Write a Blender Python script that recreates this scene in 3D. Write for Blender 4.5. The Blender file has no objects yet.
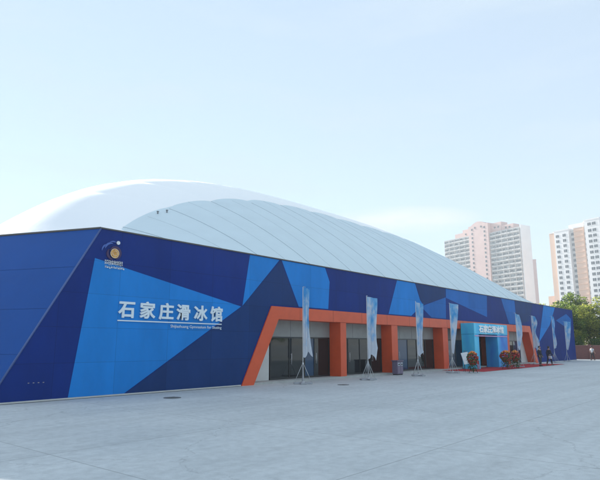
import bpy, bmesh, math, random
from mathutils import Vector, Matrix
from mathutils.noise import noise
R=math.radians; PI=math.pi
sc=bpy.context.scene
col=sc.collection
D=19.4          # the long front wall stands at y = D, the camera at the origin

# ------------------------------------------------------------ materials
MATS={}
def mat(name,c,rough=.6,metal=0.,spec=.5,var=0.,vscale=3.,bump=0.,bscale=30.,c2=None,thr=None,alpha=None,transl=None,coat=0.,dist=.01,stretch=None):
    if name in MATS: return MATS[name]
    m=bpy.data.materials.new(name); m.use_nodes=True
    nt=m.node_tree; b=nt.nodes['Principled BSDF']
    b.inputs['Base Color'].default_value=(*c,1); b.inputs['Roughness'].default_value=rough
    b.inputs['Metallic'].default_value=metal; b.inputs['Specular IOR Level'].default_value=spec
    b.inputs['Coat Weight'].default_value=coat
    tc=nt.nodes.new('ShaderNodeTexCoord'); src=tc.outputs['Object']
    if stretch:
        mp=nt.nodes.new('ShaderNodeMapping'); mp.inputs['Scale'].default_value=stretch
        nt.links.new(src,mp.inputs['Vector']); src=mp.outputs['Vector']
    if var or c2:
        n=nt.nodes.new('ShaderNodeTexNoise'); n.inputs['Scale'].default_value=vscale; n.inputs['Detail'].default_value=6; n.inputs['Roughness'].default_value=.6
        nt.links.new(src,n.inputs['Vector'])
        cr=nt.nodes.new('ShaderNodeValToRGB'); lo,hi=thr or (.3,.7)
        cr.color_ramp.elements[0].position=lo; cr.color_ramp.elements[1].position=hi
        if c2: a_,b_=c,c2
        else: a_=[x*(1-var) for x in c]; b_=[min(1,x*(1+var)) for x in c]
        cr.color_ramp.elements[0].color=(*a_,1); cr.color_ramp.elements[1].color=(*b_,1)
        nt.links.new(n.outputs['Fac'],cr.inputs['Fac']); nt.links.new(cr.outputs['Color'],b.inputs['Base Color'])
    if bump:
        n2=nt.nodes.new('ShaderNodeTexNoise'); n2.inputs['Scale'].default_value=bscale; n2.inputs['Detail'].default_value=4
        nt.links.new(src,n2.inputs['Vector'])
        bp=nt.nodes.new('ShaderNodeBump'); bp.inputs['Strength'].default_value=bump; bp.inputs['Distance'].default_value=dist
        nt.links.new(n2.outputs['Fac'],bp.inputs['Height']); nt.links.new(bp.outputs['Normal'],b.inputs['Normal'])
    if transl:
        t=nt.nodes.new('ShaderNodeBsdfTranslucent'); t.inputs['Color'].default_value=(*transl[1],1)
        mx=nt.nodes.new('ShaderNodeMixShader'); mx.inputs[0].default_value=transl[0]
        out=[n for n in nt.nodes if n.type=='OUTPUT_MATERIAL'][0]
        nt.links.new(b.outputs[0],mx.inputs[1]); nt.links.new(t.outputs[0],mx.inputs[2]); nt.links.new(mx.outputs[0],out.inputs['Surface'])
    MATS[name]=m; return m

def panel_mat(name,c,var=.10,rough=.5):
    """painted metal cladding: thin panel joints, faint dirt, slight dents"""
    m=bpy.data.materials.new(name); m.use_nodes=True; nt=m.node_tree; b=nt.nodes['Principled BSDF']
    L=nt.links; N=nt.nodes.new
    tc=N('ShaderNodeTexCoord'); sx=N('ShaderNodeSeparateXYZ'); L.new(tc.outputs['Object'],sx.inputs[0])
    cb=N('ShaderNodeCombineXYZ'); L.new(sx.outputs['X'],cb.inputs['X']); L.new(sx.outputs['Z'],cb.inputs['Y'])
    br=N('ShaderNodeTexBrick'); br.offset=0.; br.inputs['Scale'].default_value=1.; br.inputs['Mortar Size'].default_value=.008
    br.inputs['Brick Width'].default_value=2.4; br.inputs['Row Height'].default_value=1.27; br.inputs['Mortar Smooth'].default_value=.2
    L.new(cb.outputs[0],br.inputs['Vector'])
    br.inputs['Color1'].default_value=(*[x*.92 for x in c],1); br.inputs['Color2'].default_value=(*[x*1.07 for x in c],1)
    br.inputs['Mortar'].default_value=(*[x*.64 for x in c],1)
    n=N('ShaderNodeTexNoise'); n.inputs['Scale'].default_value=.9; n.inputs['Detail'].default_value=7; n.inputs['Roughness'].default_value=.65
    mp=N('ShaderNodeMapping'); mp.inputs['Scale'].default_value=(1,1,.35); L.new(tc.outputs['Object'],mp.inputs[0]); L.new(mp.outputs[0],n.inputs['Vector'])
    mr=N('ShaderNodeMapRange'); mr.inputs['From Min'].default_value=.3; mr.inputs['From Max'].default_value=.7
    mr.inputs['To Min'].default_value=1-var; mr.inputs['To Max'].default_value=1+var; L.new(n.outputs['Fac'],mr.inputs['Value'])
    mx=N('ShaderNodeMix'); mx.data_type='RGBA'; mx.blend_type='MULTIPLY'; mx.inputs[0].default_value=1
    L.new(br.outputs['Color'],mx.inputs[6]); L.new(mr.outputs[0],mx.inputs[7]); L.new(mx.outputs[2],b.inputs['Base Color'])
    n2=N('ShaderNodeTexNoise'); n2.inputs['Scale'].default_value=1.6; L.new(tc.outputs['Object'],n2.inputs['Vector'])
    bp=N('ShaderNodeBump'); bp.inputs['Strength'].default_value=.5; bp.inputs['Distance'].default_value=.03
    L.new(n2.outputs['Fac'],bp.inputs['Height']); L.new(bp.outputs[0],b.inputs['Normal'])
    b.inputs['Roughness'].default_value=rough; b.inputs['Specular IOR Level'].default_value=.09
    MATS[name]=m; return m

NAVY=panel_mat('navy cladding',(.003,.030,.20))
LIGHT=panel_mat('bright blue cladding',(.012,.22,.64))
MIDB=panel_mat('medium blue cladding',(.012,.14,.46))
SLATE=panel_mat('slate navy cladding',(.010,.044,.165))
ORANGE=mat('orange cladding',(.70,.095,.028),.45,var=.07,vscale=1.5,bump=.15,bscale=2)
GREY=mat('grey fascia panel',(.30,.31,.30),.6,var=.08,vscale=2)
PALE=mat('pale render',(.62,.63,.62),.7,var=.06,vscale=2)
GLASS=mat('dark tinted glass',(.012,.016,.018),.04,spec=.5)
BGLASS=mat('blue tinted glass',(.02,.06,.13),.05,spec=.4)
FRAME=mat('dark window metal',(.05,.055,.06),.35,metal=.6)
CONC=mat('step stone',(.42,.43,.42),.8,var=.1,vscale=4)
DARK=mat('dark drain',(.02,.022,.025),.8)
WHITE=mat('white painted metal',(.78,.79,.8),.4)
SILVER=mat('brushed silver',(.7,.72,.75),.3,metal=.5,var=.08,vscale=8)
GOLD=mat('gold relief',(.75,.42,.13),.35,metal=.4,c2=(.45,.2,.05),vscale=12,thr=(.4,.62))
PURPLE=mat('dark violet enamel',(.045,.02,.09),.4)
COPING=mat('roof coping',(.09,.085,.08),.5)

# ------------------------------------------------------------ mesh helpers
class MB:
    def __init__(s): s.bm=bmesh.new(); s.mats=[]
    def mi(s,m):
        if m not in s.mats: s.mats.append(m)
        return s.mats.index(m)
    def face(s,pts,m,smooth=False):
        vs=[s.bm.verts.new(p) for p in pts]
        f=s.bm.faces.new(vs); f.material_index=s.mi(m); f.smooth=smooth; return f
    def box(s,a,b,m,bev=0.,M=None):
        (x0,y0,z0),(x1,y1,z1)=a,b
        t=bmesh.new(); bmesh.ops.create_cube(t,size=1)
        for v in t.verts: v.co=Vector(((x0+x1)/2+v.co.x*(x1-x0),(y0+y1)/2+v.co.y*(y1-y0),(z0+z1)/2+v.co.z*(z1-z0)))
        if bev: bmesh.ops.bevel(t,geom=t.edges[:],offset=bev,segments=2,affect='EDGES',profile=.6)
        s.merge(t,m,M)
    def merge(s,t,m,M=None,smooth=False):
        if M: bmesh.ops.transform(t,matrix=M,verts=t.verts)
        k=s.mi(m); mp={v:s.bm.verts.new(v.co) for v in t.verts}
        for f in t.faces:
            try:
                g=s.bm.faces.new([mp[v] for v in f.verts]); g.material_index=k; g.smooth=smooth or f.smooth
            except ValueError: pass
        t.free()
    def tube(s,pts,r,m,n=8,cap=True):
        """tube along points, r a number or a list"""
        pts=[Vector(p) for p in pts]; rs=r if isinstance(r,(list,tuple)) else [r]*len(pts)
        k=s.mi(m); rings=[]
        for i,p in enumerate(pts):
            d=(pts[min(i+1,len(pts)-1)]-pts[max(i-1,0)]).normalized()
            up=Vector((0,0,1)) if abs(d.z)<.9 else Vector((1,0,0))
            a=d.cross(up).normalized(); b=d.cross(a)
            rings.append([s.bm.verts.new(p+(a*math.cos(2*PI*j/n)+b*math.sin(2*PI*j/n))*rs[i]) for j in range(n)])
        for i in range(len(rings)-1):
            for j in range(n):
                f=s.bm.faces.new([rings[i][j],rings[i][(j+1)%n],rings[i+1][(j+1)%n],rings[i+1][j]]); f.material_index=k; f.smooth=True
        if cap:
            for rg in (rings[0],rings[-1]):
                f=s.bm.faces.new(rg); f.material_index=k
    def prism(s,pts,y0,y1,m,M=None):
        """outline in x,z extruded from y0 to y1"""
        t=bmesh.new()
        a=[t.verts.new((p[0],y0,p[1])) for p in pts]; b=[t.verts.new((p[0],y1,p[1])) for p in pts]
        t.faces.new(a); t.faces.new(b[::-1]); n=len(pts)
        for i in range(n): t.faces.new([a[i],b[i],b[(i+1)%n],a[(i+1)%n]])
        t.normal_update()
        bmesh.ops.triangulate(t,faces=[f for f in t.faces if len(f.verts)>4])
        bmesh.ops.recalc_face_normals(t,faces=t.faces)
        s.merge(t,m,M)
    def ball(s,c,r,m,sub=2,sc=(1,1,1),rot=None):
        t=bmesh.new(); bmesh.ops.create_icosphere(t,subdivisions=sub,radius=r)
        M=Matrix.Translation(c)@(rot or Matrix.Identity(4))@Matrix.Diagonal((*sc,1))
        s.merge(t,m,M,smooth=True)
    def cyl(s,c,r,h,m,n=24,M=None,r2=None):
        t=bmesh.new(); bmesh.ops.create_cone(t,cap_ends=True,segments=n,radius1=r,radius2=r if r2 is None else r2,depth=h)
        for f in t.faces: f.smooth=len(f.verts)==4
        s.merge(t,m,Matrix.Translation(c)@(M or Matrix.Identity(4)))
    def build(s,name,parent=None,loc=None,rz=0):
        bmesh.ops.recalc_face_normals(s.bm,faces=s.bm.faces) if getattr(s,'fix',True) else None
        me=bpy.data.meshes.new(name); s.bm.to_mesh(me); s.bm.free()
        for m in s.mats: me.materials.append(m)
        o=bpy.data.objects.new(name,me); col.objects.link(o)
        if parent: o.parent=parent
        if loc: o.location=loc
        o.rotation_euler.z=rz
        return o
def tag(o,label=None,cat=None,group=None,kind=None):
    if label: o['label']=label
    if cat: o['category']=cat
    if group: o['group']=group
    if kind: o['kind']=kind
    return o
def thing(name,label,cat,loc=(0,0,0),rz=0,group=None):
    o=bpy.data.objects.new(name,None); col.objects.link(o); o.location=loc; o.rotation_euler.z=rz
    o.empty_display_size=.2
    return tag(o,label,cat,group)
def copy_tree(o,parent=None):
    c=o.copy(); col.objects.link(c); c.parent=parent
    for ch in list(o.children): copy_tree(ch,c)
    return c
def text_obj(body,size,depth,m,name,parent,loc,sx=1.,rot=(PI/2,0,0),align='LEFT',bold=0.):
    cu=bpy.data.curves.new(name,'FONT'); cu.body=body; cu.size=size; cu.extrude=depth; cu.align_x=align; cu.offset=bold; cu.resolution_u=3
    t=bpy.data.objects.new(name,cu); col.objects.link(t)
    bpy.context.view_layer.update()
    dg=bpy.context.evaluated_depsgraph_get()
    me=bpy.data.meshes.new_from_object(t.evaluated_get(dg))
    bpy.data.objects.remove(t)
    if bold:      # heavier strokes: slightly shifted layers, each a millimetre or two apart in depth
        bm=bmesh.new()
        for q,(dx,dz) in enumerate(((0,0),(bold,0),(-bold,0),(0,bold),(0,-bold),(bold*.7,bold*.7),(-bold*.7,-bold*.7))):
            b2=bmesh.new(); b2.from_mesh(me); mp={v:bm.verts.new(v.co+Vector((dx,dz,.0012*q))) for v in b2.verts}
            for f in b2.faces:
                try: bm.faces.new([mp[v] for v in f.verts])
                except ValueError: pass
            b2.free()
        me=bpy.data.meshes.new(name); bm.to_mesh(me); bm.free()
    me.materials.clear(); me.materials.append(m)
    o=bpy.data.objects.new(name,me); col.objects.link(o); o.parent=parent; o.location=loc; o.rotation_euler=rot; o.scale=(sx,1,1)
    return o

# ------------------------------------------------------------ ground
def ground_mat():
    m=bpy.data.materials.new('plaza concrete'); m.use_nodes=True; nt=m.node_tree; b=nt.nodes['Principled BSDF']; L=nt.links; N=nt.nodes.new
    tc=N('ShaderNodeTexCoord')
    def nz(scale,detail,st=None):
        n=N('ShaderNodeTexNoise'); n.inputs['Scale'].default_value=scale; n.inputs['Detail'].default_value=detail; n.inputs['Roughness'].default_value=.62
        if st:
            mp=N('ShaderNodeMapping'); mp.inputs['Scale'].default_value=st; mp.inputs['Rotation'].default_value=(0,0,R(-40)); L.new(tc.outputs['Object'],mp.inputs[0]); L.new(mp.outputs[0],n.inputs['Vector'])
        else: L.new(tc.outputs['Object'],n.inputs['Vector'])
        return n
    a=nz(.35,8); c=nz(5,6); d=nz(60,3)
    cr=N('ShaderNodeValToRGB'); cr.color_ramp.elements[0].position=.3; cr.color_ramp.elements[1].position=.72
    cr.color_ramp.elements[0].color=(.52,.55,.55,1); cr.color_ramp.elements[1].color=(.62,.645,.64,1)
    L.new(a.outputs['Fac'],cr.inputs[0])
    def mul(x,n,lo,hi,f0=.35,f1=.65):
        mr=N('ShaderNodeMapRange'); mr.inputs['From Min'].default_value=f0; mr.inputs['From Max'].default_value=f1; mr.inputs['To Min'].default_value=lo; mr.inputs['To Max'].default_value=hi
        L.new(n,mr.inputs['Value']); mx=N('ShaderNodeMix'); mx.data_type='RGBA'; mx.blend_type='MULTIPLY'; mx.inputs[0].default_value=1
        L.new(x,mx.inputs[6]); L.new(mr.outputs[0],mx.inputs[7]); return mx.outputs[2]
    x=mul(cr.outputs[0],c.outputs['Fac'],.9,1.07); x=mul(x,d.outputs['Fac'],.93,1.06)
    st=nz(.9,5); x=mul(x,st.outputs['Fac'],1.,.86,.62,.74)      # stains
    tm=nz(1.,5,(.07,2.2,1)); x=mul(x,tm.outputs['Fac'],1.02,.95,.42,.68)
    gr=nz(1.,3,(.05,.9,1)); x=mul(x,gr.outputs['Fac'],.975,1.025,.4,.6)
    # cracks
    v=N('ShaderNodeTexVoronoi'); v.feature='DISTANCE_TO_EDGE'; v.inputs['Scale'].default_value=.16; 
    nw=nz(.8,5); va=N('ShaderNodeVectorMath'); va.operation='MULTIPLY_ADD'; va.inputs[1].default_value=(1.4,1.4,0)
    L.new(nw.outputs['Color'],va.inputs[0]); L.new(tc.outputs['Object'],va.inputs[2]); L.new(va.outputs[0],v.inputs['Vector'])
    x=mul(x,v.outputs['Distance'],.8,1.,.0,.004)
    # slab joints
    br=N('ShaderNodeTexBrick'); br.offset=0; br.inputs['Scale'].default_value=1; br.inputs['Brick Width'].default_value=5; br.inputs['Row Height'].default_value=5
    br.inputs['Mortar Size'].default_value=.012; br.inputs['Color1'].default_value=(1,1,1,1); br.inputs['Color2'].default_value=(.93,.93,.93,1); br.inputs['Mortar'].default_value=(.62,.62,.62,1)
    L.new(tc.outputs['Object'],br.inputs['Vector'])
    mx=N('ShaderNodeMix'); mx.data_type='RGBA'; mx.blend_type='MULTIPLY'; mx.inputs[0].default_value=1; L.new(x,mx.inputs[6]); L.new(br.outputs['Color'],mx.inputs[7])
    L.new(mx.outputs[2],b.inputs['Base Color'])
    b.inputs['Roughness'].default_value=.62; b.inputs['Specular IOR Level'].default_value=.35
    mr=N('ShaderNodeMapRange'); mr.inputs['To Min'].default_value=.48; mr.inputs['To Max'].default_value=.8; L.new(a.outputs['Fac'],mr.inputs[0]); L.new(mr.outputs[0],b.inputs['Roughness'])
    bp=N('ShaderNodeBump'); bp.inputs['Strength'].default_value=.35; bp.inputs['Distance'].default_value=.006; L.new(d.outputs['Fac'],bp.inputs['Height']); L.new(bp.outputs[0],b.inputs['Normal'])
    return m
GM=ground_mat()
g=MB(); S=4000; g.face([(-S,-S,0),(S,-S,0),(S,S,0),(-S,S,0)],GM); tag(g.build('ground'),kind='structure')
# narrow drain along the foot of the front wall
g=MB(); g.box((7.6,D-.17,.0005),(18.6,D-.06,.006),DARK); tag(g.build('ground_drain'),kind='structure')
CARP=mat('red carpet pile',(.45,.018,.028),.95,var=.15,vscale=6,bump=.4,bscale=120)
def manhole(name,x,y,r,label):
    c=MB(); c.cyl((0,0,.006),r,.012,mat('cast iron cover',(.16,.17,.175),.6,metal=.4,var=.3,vscale=30),32)
    for k in range(-2,3): c.box((-r*.75,k*r*.3-.012,.012),(r*.75,k*r*.3+.012,.018),mat('cast iron cover',(0,0,0)))
    tag(c.build(name,loc=(x,y,0)),label,'manhole cover')
manhole('manhole_cover',12.95,17.0,.32,'dark iron manhole cover in the paving left of the orange frame')
manhole('manhole_cover',22.4,16.1,.28,'small dark iron manhole cover in the paving near the nearest flag')
c=MB()
NX,NY=60,6
pt=[]
for i in range(NX+1):
    row=[]
    for j in range(NY+1):
        x=39.6+i*(21.)/NX; y0=16.05+.04*i/NX+.03*noise(Vector((i*.4,0,0))); y=y0+(19.3-y0)*j/NY
        row.append(c.bm.verts.new((x,y,.012+.006*noise(Vector((x*1.3,y*1.3,3))))))
    pt.append(row)
k=c.mi(CARP)
for i in range(NX):
    for j in range(NY):
        f=c.bm.faces.new([pt[i][j],pt[i+1][j],pt[i+1][j+1],pt[i][j+1]]); f.material_index=k
co=c.build('red_carpet'); tag(co,'long red carpet laid on the paving before the entrance arch','carpet')

# ------------------------------------------------------------ sports hall
hall=thing('ice_rink_hall','long low blue faceted sports hall with white inflated dome roof','building',(0,0,0))
TS,BS,ZT=11.04,7.48,6.35; SE=78.4
LD=Vector((-.374,.927,0))
OUT=[(BS,0),(18.73,0),(20.75,3.87),(60.9,3.87),(62.9,0),(SE,0),(SE,ZT),(TS,ZT)]
w=MB(); w.prism(OUT,D,D+.3,NAVY)
Z=6.33; P=.006
def patch(pts,m): w.prism(pts,D-P,D+.001,m)
patch([(10.87,5.17),(18.63,3.73),(12.47,.06),(10.21,.06)],LIGHT)
patch([(19.18,Z),(21.37,Z),(18.72,3.77)],LIGHT)
patch([(21.47,Z),(22.87,3.95),(20.72,3.95),(18.66,.06),(12.55,.06),(18.66,3.71)],SLATE)
patch([(21.55,Z),(25.33,Z),(25.76,5.54),(25.6,3.95),(22.95,3.95)],LIGHT)
patch([(33.56,Z),(36.13,Z),(36.8,5.16),(37.25,4.82),(36.76,4.64),(35.4,3.95),(32.3,3.95)],LIGHT)
patch([(37.4,4.80),(41.1,5.63),(40.97,3.95),(38.5,3.95),(36.95,4.66)],MIDB)
patch([(36.2,Z),(41.15,Z),(41.12,5.68),(37.35,4.85),(36.87,5.16)],SLATE)
patch([(41.2,Z),(49.7,Z),(49.4,4.39),(41.17,5.59)],MIDB)
patch([(53.18,Z),(56.87,Z),(57.01,3.95),(54.88,3.95)],MIDB)
patch([(57.0,Z),(62.5,Z),(61.0,4.4),(57.1,3.98)],SLATE)
patch([(66.34,Z),(70.76,Z),(68.14,4.18),(63.7,2.17)],LIGHT)
patch([(70.81,4.79),(75.41,5.76),(77.54,5.2),(77.02,3.66)],MIDB)
w.box((TS-.02,D-.05,ZT),(SE+.06,D+.36,ZT+.05),COPING)
# fold edge trim where the two blue planes meet
fr=w.build('front_wall',hall)
# pale skirting strip at the base
for a_,b_ in ((BS+.05,18.68),(62.95,SE)):
    s_=MB(); s_.box((a_,D-.05,0),(b_,D-.004,.055),PALE); s_.build('skirting',hall)
# left wall, leaning inward
B0=Vector((BS,D,0)); T0=Vector((TS,D,ZT)); LEN=52
sw=MB()
nrm=(T0-B0).cross(LD).normalized();  nrm= nrm if nrm.x>0 else -nrm
q=[B0,T0,T0+LD*LEN,B0+LD*LEN]; q2=[p+nrm*.25 for p in q]
MIDL=mat('left wall blue cladding',(.004,.068,.29),.5,spec=.14,var=.07,vscale=.5,bump=.2,bscale=1.5,dist=.02)
sw.face(q,MIDL); sw.face(q2[::-1],MIDL)
for i in range(4): sw.face([q[i],q2[i],q2[(i+1)%4],q[(i+1)%4]],MIDL)
# coping + lapped joints
def beam(mb,a,b,r,m): mb.tube([a,b],r,m,6)
beam(sw,T0+Vector((0,.02,.03)),T0+LD*LEN+Vector((0,0,.03)),.045,COPING)
for t in (.25,.5,.75):
    a=B0.lerp(T0,t)-nrm*.003; beam(sw,a,a+LD*LEN,.004,SLATE)
EDG=mat('fold edge flashing',(.06,.11,.30),.35)
beam(sw,B0-nrm*.0+Vector((0,-.005,0)),T0+Vector((0,-.005,0)),.035,EDG)
sw.build('side_wall',hall)
ew=MB(); ew.box((SE-.3,D+.301,0),(SE,D+50,ZT),NAVY); ew.build('end_wall',hall)
bw=MB(); bw.box((-12,D+50.01,0),(SE,D+50.3,ZT),NAVY); bw.build('back_wall',hall)
rf=MB(); 
rf.prism([(TS+.25,5.80),(SE-.31,5.80),(SE-.31,5.95),(TS+.25,5.95)],D+.31,D+49.9,PALE)
rf.build('flat_roof',hall)
# orange frame
pf=MB()
FO=[(18.73,0),(20.75,3.87),(60.9,3.87),(62.9,0)]; FI=[(19.53,0),(21.29,3.22),(60.36,3.22),(62.1,0)]
pf.prism(FO+FI[::-1],D-.06,D+.80,ORANGE)
for x in range(23,60,3): pf.box((x-.006,D-.063,3.221),(x+.006,D-.059,3.869),DARK)
pf.build('entrance_frame',hall)
PIL=[(26.75,27.33),(32.57,33.36),(40.22,41.1),(49.6,50.4),(53.75,54.6)]
for a,b in PIL:
    m=MB(); m.box((a,D-.03,0),(b,D+.79,3.215),ORANGE,.012); m.build('pillar',hall)
st=MB(); st.box((19.5,D-.035,0.),(62.1,D+1.1,.1),CONC); st.build('step',hall)
# recessed back wall: pale ends, grey fascia, windows between
Yb=D+.81
for a_,b_ in ((19.3,21.5),(60.,62.3)):
    rw=MB(); rw.box((a_,Yb,.101),(b_,Yb+.2,3.6),PALE); rw.build('recess_wall',hall)
fa=MB(); fa.box((21.501,Yb-.01,2.34),(59.999,Yb+.19,3.6),GREY)
for x in [23.2,24.9,29.2,30.9,35,36.8,38.5,43,45,49.5,51.5,56.5,58.3]: fa.box((x-.008,Yb-.013,2.35),(x+.008,Yb-.0095,3.2),DARK)
fa.build('fascia',hall)
bays=[(21.56,26.74,[.3,.55,.72],[0,0,1,0]),(27.34,32.56,[.25,.5,.75],[0,0,0,0]),(33.37,40.21,[.2,.4,.6,.8],[1,1,0,0,0]),(41.11,49.59,[.18,.36,.54,.7,.85],[0,1,0,0,0,0]),(50.41,53.74,[.33,.66],[0,0,0]),(54.61,59.95,[.3,.6],[0,0,1])]
for a,b,ms,bl in bays:
    fm=MB(); z0,z1=.101,2.335
    fm.box((a,Yb-.03,z1-.07),(b,Yb+.05,z1),FRAME); fm.box((a,Yb-.03,z0),(b,Yb+.05,z0+.09),FRAME)
    xs=[a]+[a+(b-a)*t for t in ms]+[b]
    for i,x in enumerate(xs):
        x0=x-(.0 if i==0 else .035 if i<len(xs)-1 else .07); x1=x+(.07 if i==0 else .035 if i<len(xs)-1 else 0)
        fm.box((x0,Yb-.028,z0+.0901),(x1,Yb+.048,z1-.0701),FRAME)
    wo=fm.build('window',hall)
    for i in range(len(xs)-1):
        p_=MB(); p_.box((xs[i]+.02,Yb+.0+.002*i,z0+.05),(xs[i+1]-.02,Yb+.012+.002*i,z1-.03),BGLASS if bl[i] else GLASS); p_.build('pane',wo)
        if i%2==1:
            h=MB(); h.tube([(xs[i]+.12,Yb-.07,.85),(xs[i]+.12,Yb-.07,1.45)],.014,SILVER,6); h.tube([(xs[i]+.12,Yb-.07,.9),(xs[i]+.12,Yb+.0,.9)],.009,SILVER,6); h.tube([(xs[i]+.12,Yb-.07,1.4),(xs[i]+.12,Yb+.0,1.4)],.009,SILVER,6); h.build('door_handle',wo)

# inflated roof: cross-section and plan fitted to the hall
CX,AR,Y0,BB,Z0,CC,NR,MV,KK,AL,NL,KL=[46.189, 29.661, 19.78, 24.657, 5.866, 12.471, 3.449, 1.622, 0.896, 33.11, 3.392, 0.95]
PW=4.14; S0=21.4
CAP_SUN=mat('sunlit crown membrane',(.97,.97,.97),.6,spec=1.,bump=.05,bscale=1.2,dist=.05)  # sunlight on the upper dome painted in as a whiter membrane
_b=CAP_SUN.node_tree.nodes['Principled BSDF']; _b.inputs['Sheen Weight'].default_value=1.; _b.inputs['Sheen Roughness'].default_value=.45  # strong sheen adds to the painted sun glare
FAB_SHADE=mat('shaded roof membrane',(.74,.86,.90),.5,spec=.5,var=.03,vscale=.6,bump=.15,bscale=1.2,dist=.05,transl=(.12,(.72,.84,.9)))  # shaded front slope of the same roof, shade painted in as pale blue
SEAM=mat('membrane seam cable',(.44,.52,.56),.7)
def dome(s,v):
    L=s<CX; u=(s-CX)/(AL if L else AR)
    h=max(0,1-abs(u)**(NL if L else NR)); h=h**KL if L else h
    gg=max(0,1-abs(v)**MV)
    ph=((s-S0)/PW)%1
    puff=.085*(1-(2*abs(ph-.5))**4)*min(1,max(0,(s-19)/6))
    z=Z0+CC*(h*gg)**KK
    return Vector((s,Y0+BB+BB*v,z+puff*min(1,h*gg*3)))
dm=MB(); dm.fix=False
ss=[]; s=CX-AL+.02
seams=[S0+PW*k for k in range(-3,14)]
base=[]
k0=-3
while s<CX+AR: base.append(s); s+=PW/16
ss=sorted(set([round(x,3) for x in base]+[round(CX+AR-.001,3)]+[round(CX-AL+t,3) for t in (.001,.06,.15,.3,.5)]+[round(CX+AR-t,3) for t in (.06,.15,.3,.5)]+[round(x,3) for x in seams if CX-AL<x<CX+AR]))
vv=[math.sin(-PI/2+PI*i/90) for i in range(91)]
kf=dm.mi(FAB_SHADE); kc=dm.mi(CAP_SUN)
def sun_edge(x):  # where sunlight ends on the dome, drawn as a change of colour
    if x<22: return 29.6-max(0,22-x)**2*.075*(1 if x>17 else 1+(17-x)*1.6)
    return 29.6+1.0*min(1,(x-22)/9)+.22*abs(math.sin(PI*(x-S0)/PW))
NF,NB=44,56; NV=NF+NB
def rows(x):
    ve=(sun_edge(x)-Y0-BB)/BB; ve=min(.6,max(-.93,ve))
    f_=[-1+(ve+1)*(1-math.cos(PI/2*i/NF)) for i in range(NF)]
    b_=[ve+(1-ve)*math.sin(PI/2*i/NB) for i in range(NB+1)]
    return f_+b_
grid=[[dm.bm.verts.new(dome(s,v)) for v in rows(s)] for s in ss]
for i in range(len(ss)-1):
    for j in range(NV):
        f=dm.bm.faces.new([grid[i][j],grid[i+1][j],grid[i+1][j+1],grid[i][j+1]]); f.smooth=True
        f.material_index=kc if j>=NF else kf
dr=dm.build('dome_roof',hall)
sm=MB()  # seams stop at the painted light edge, none on the sunlit crown
for x in seams:
    if CX-AL+1<x<CX+AR-1:
        pp=[dome(x,v)+Vector((0,0,.012)) for v in vv[2:-2]]; pp=[p for p in pp if p.y<sun_edge(x)+.1]
        if len(pp)>3: sm.tube(pp,.015,SEAM,5)
    x+=PW/2
    if CX-AL+1<x<CX+AR-1:
        pp=[dome(x,v)+Vector((0,0,.004)) for v in vv[2:-2]]; pp=[p for p in pp if p.y<sun_edge(x)+.1]
        if len(pp)>3: sm.tube(pp,.008,SEAM,5)
sm.build('roof_seams',dr)
VENT=mat('roof vent grey',(.22,.24,.26),.6)
for sx_,vy in ((20.1,-.64),(20.7,-.645)):
    p=dome(sx_,vy); m=MB(); m.cyl((0,0,.06),.05,.16,VENT,10); m.cyl((0,0,.15),.08,.04,VENT,10); m.build('roof_vent',dr,loc=p)

# ------------------------------------------------------------ signs on the wall
LET=mat('pale sign letters',(.72,.80,.86),.4)
sg=thing('wall_sign','pale raised Chinese characters with underline and small English line on blue wall','sign',(0,D,0))
xs=[11.98,12.93,13.87,14.76,15.72,16.66]
for ch,x in zip('石家庄滑冰馆',xs):
    text_obj(ch,.70,.02,LET,'character',sg,(x,-.05,3.03),sx=1.08,bold=.011)
u=MB(); u.box((11.98,-.05,2.82),(17.37,-.01,2.865),LET); u.build('underline',sg)
tx=text_obj('Shijiazhuang Gymnasium for Skating',.17,.006,LET,'small_lettering',sg,(14.5,-.03,2.63))
bpy.context.view_layer.update(); tx.scale.x=2.87/max(.1,tx.dimensions.x)
em=thing('wall_emblem','small emblem with gold disc, blue strokes and silver lettering high on wall','emblem',(0,D,0))
ex,ez=11.66,5.44
m=MB(); m.cyl((ex,-.05,ez),.17,.05,GOLD,32,M=Matrix.Rotation(PI/2,4,'X')); m.build('gold_disc',em)
m=MB()
for r0 in (.10,):
    m.tube([(ex+math.cos(a)*r0,-.085,ez+math.sin(a)*r0) for a in [R(x) for x in range(-200,120,16)]],.013,mat('gold rim',(.8,.6,.4),.35),6)
m.tube([(ex+math.cos(a)*.18,-.07,ez+math.sin(a)*.18) for a in [R(x) for x in range(0,361,15)]],.014,mat('gold rim',(0,0,0)),6)
m.build('disc_rim',em)
def arc(mb,c,r,a0,a1,w0,w1,m,n=16,y=-.04):
    pts=[]; 
    for i in range(n+1):
        t=i/n; a=R(a0+(a1-a0)*t); ww=w0*math.sin(PI*min(1,max(0.03,t)))+w1*.2
        pts.append((c[0]+math.cos(a)*(r+ww),c[1]+math.sin(a)*(r+ww)))
    for i in range(n,-1,-1):
        t=i/n; a=R(a0+(a1-a0)*t); ww=w0*math.sin(PI*min(1,max(0.03,t)))+w1*.2
        pts.append((c[0]+math.cos(a)*(r-ww*.3),c[1]+math.sin(a)*(r-ww*.3)))
    mb.prism(pts,y-.015,y+.015,m)
EB=mat('emblem blue',(.05,.12,.42),.4)
m=MB(); arc(m,(ex,ez),.22,-70,150,.07,.1,PURPLE); arc(m,(ex-.02,ez+.02),.25,150,262,.06,.08,PURPLE,y=-.03); m.build('violet_crescent',em)
m=MB(); m.cyl((ex+.13,-.05,ez+.44),.075,.05,SILVER,20,M=Matrix.Rotation(PI/2,4,'X')); m.build('silver_disc',em)
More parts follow.
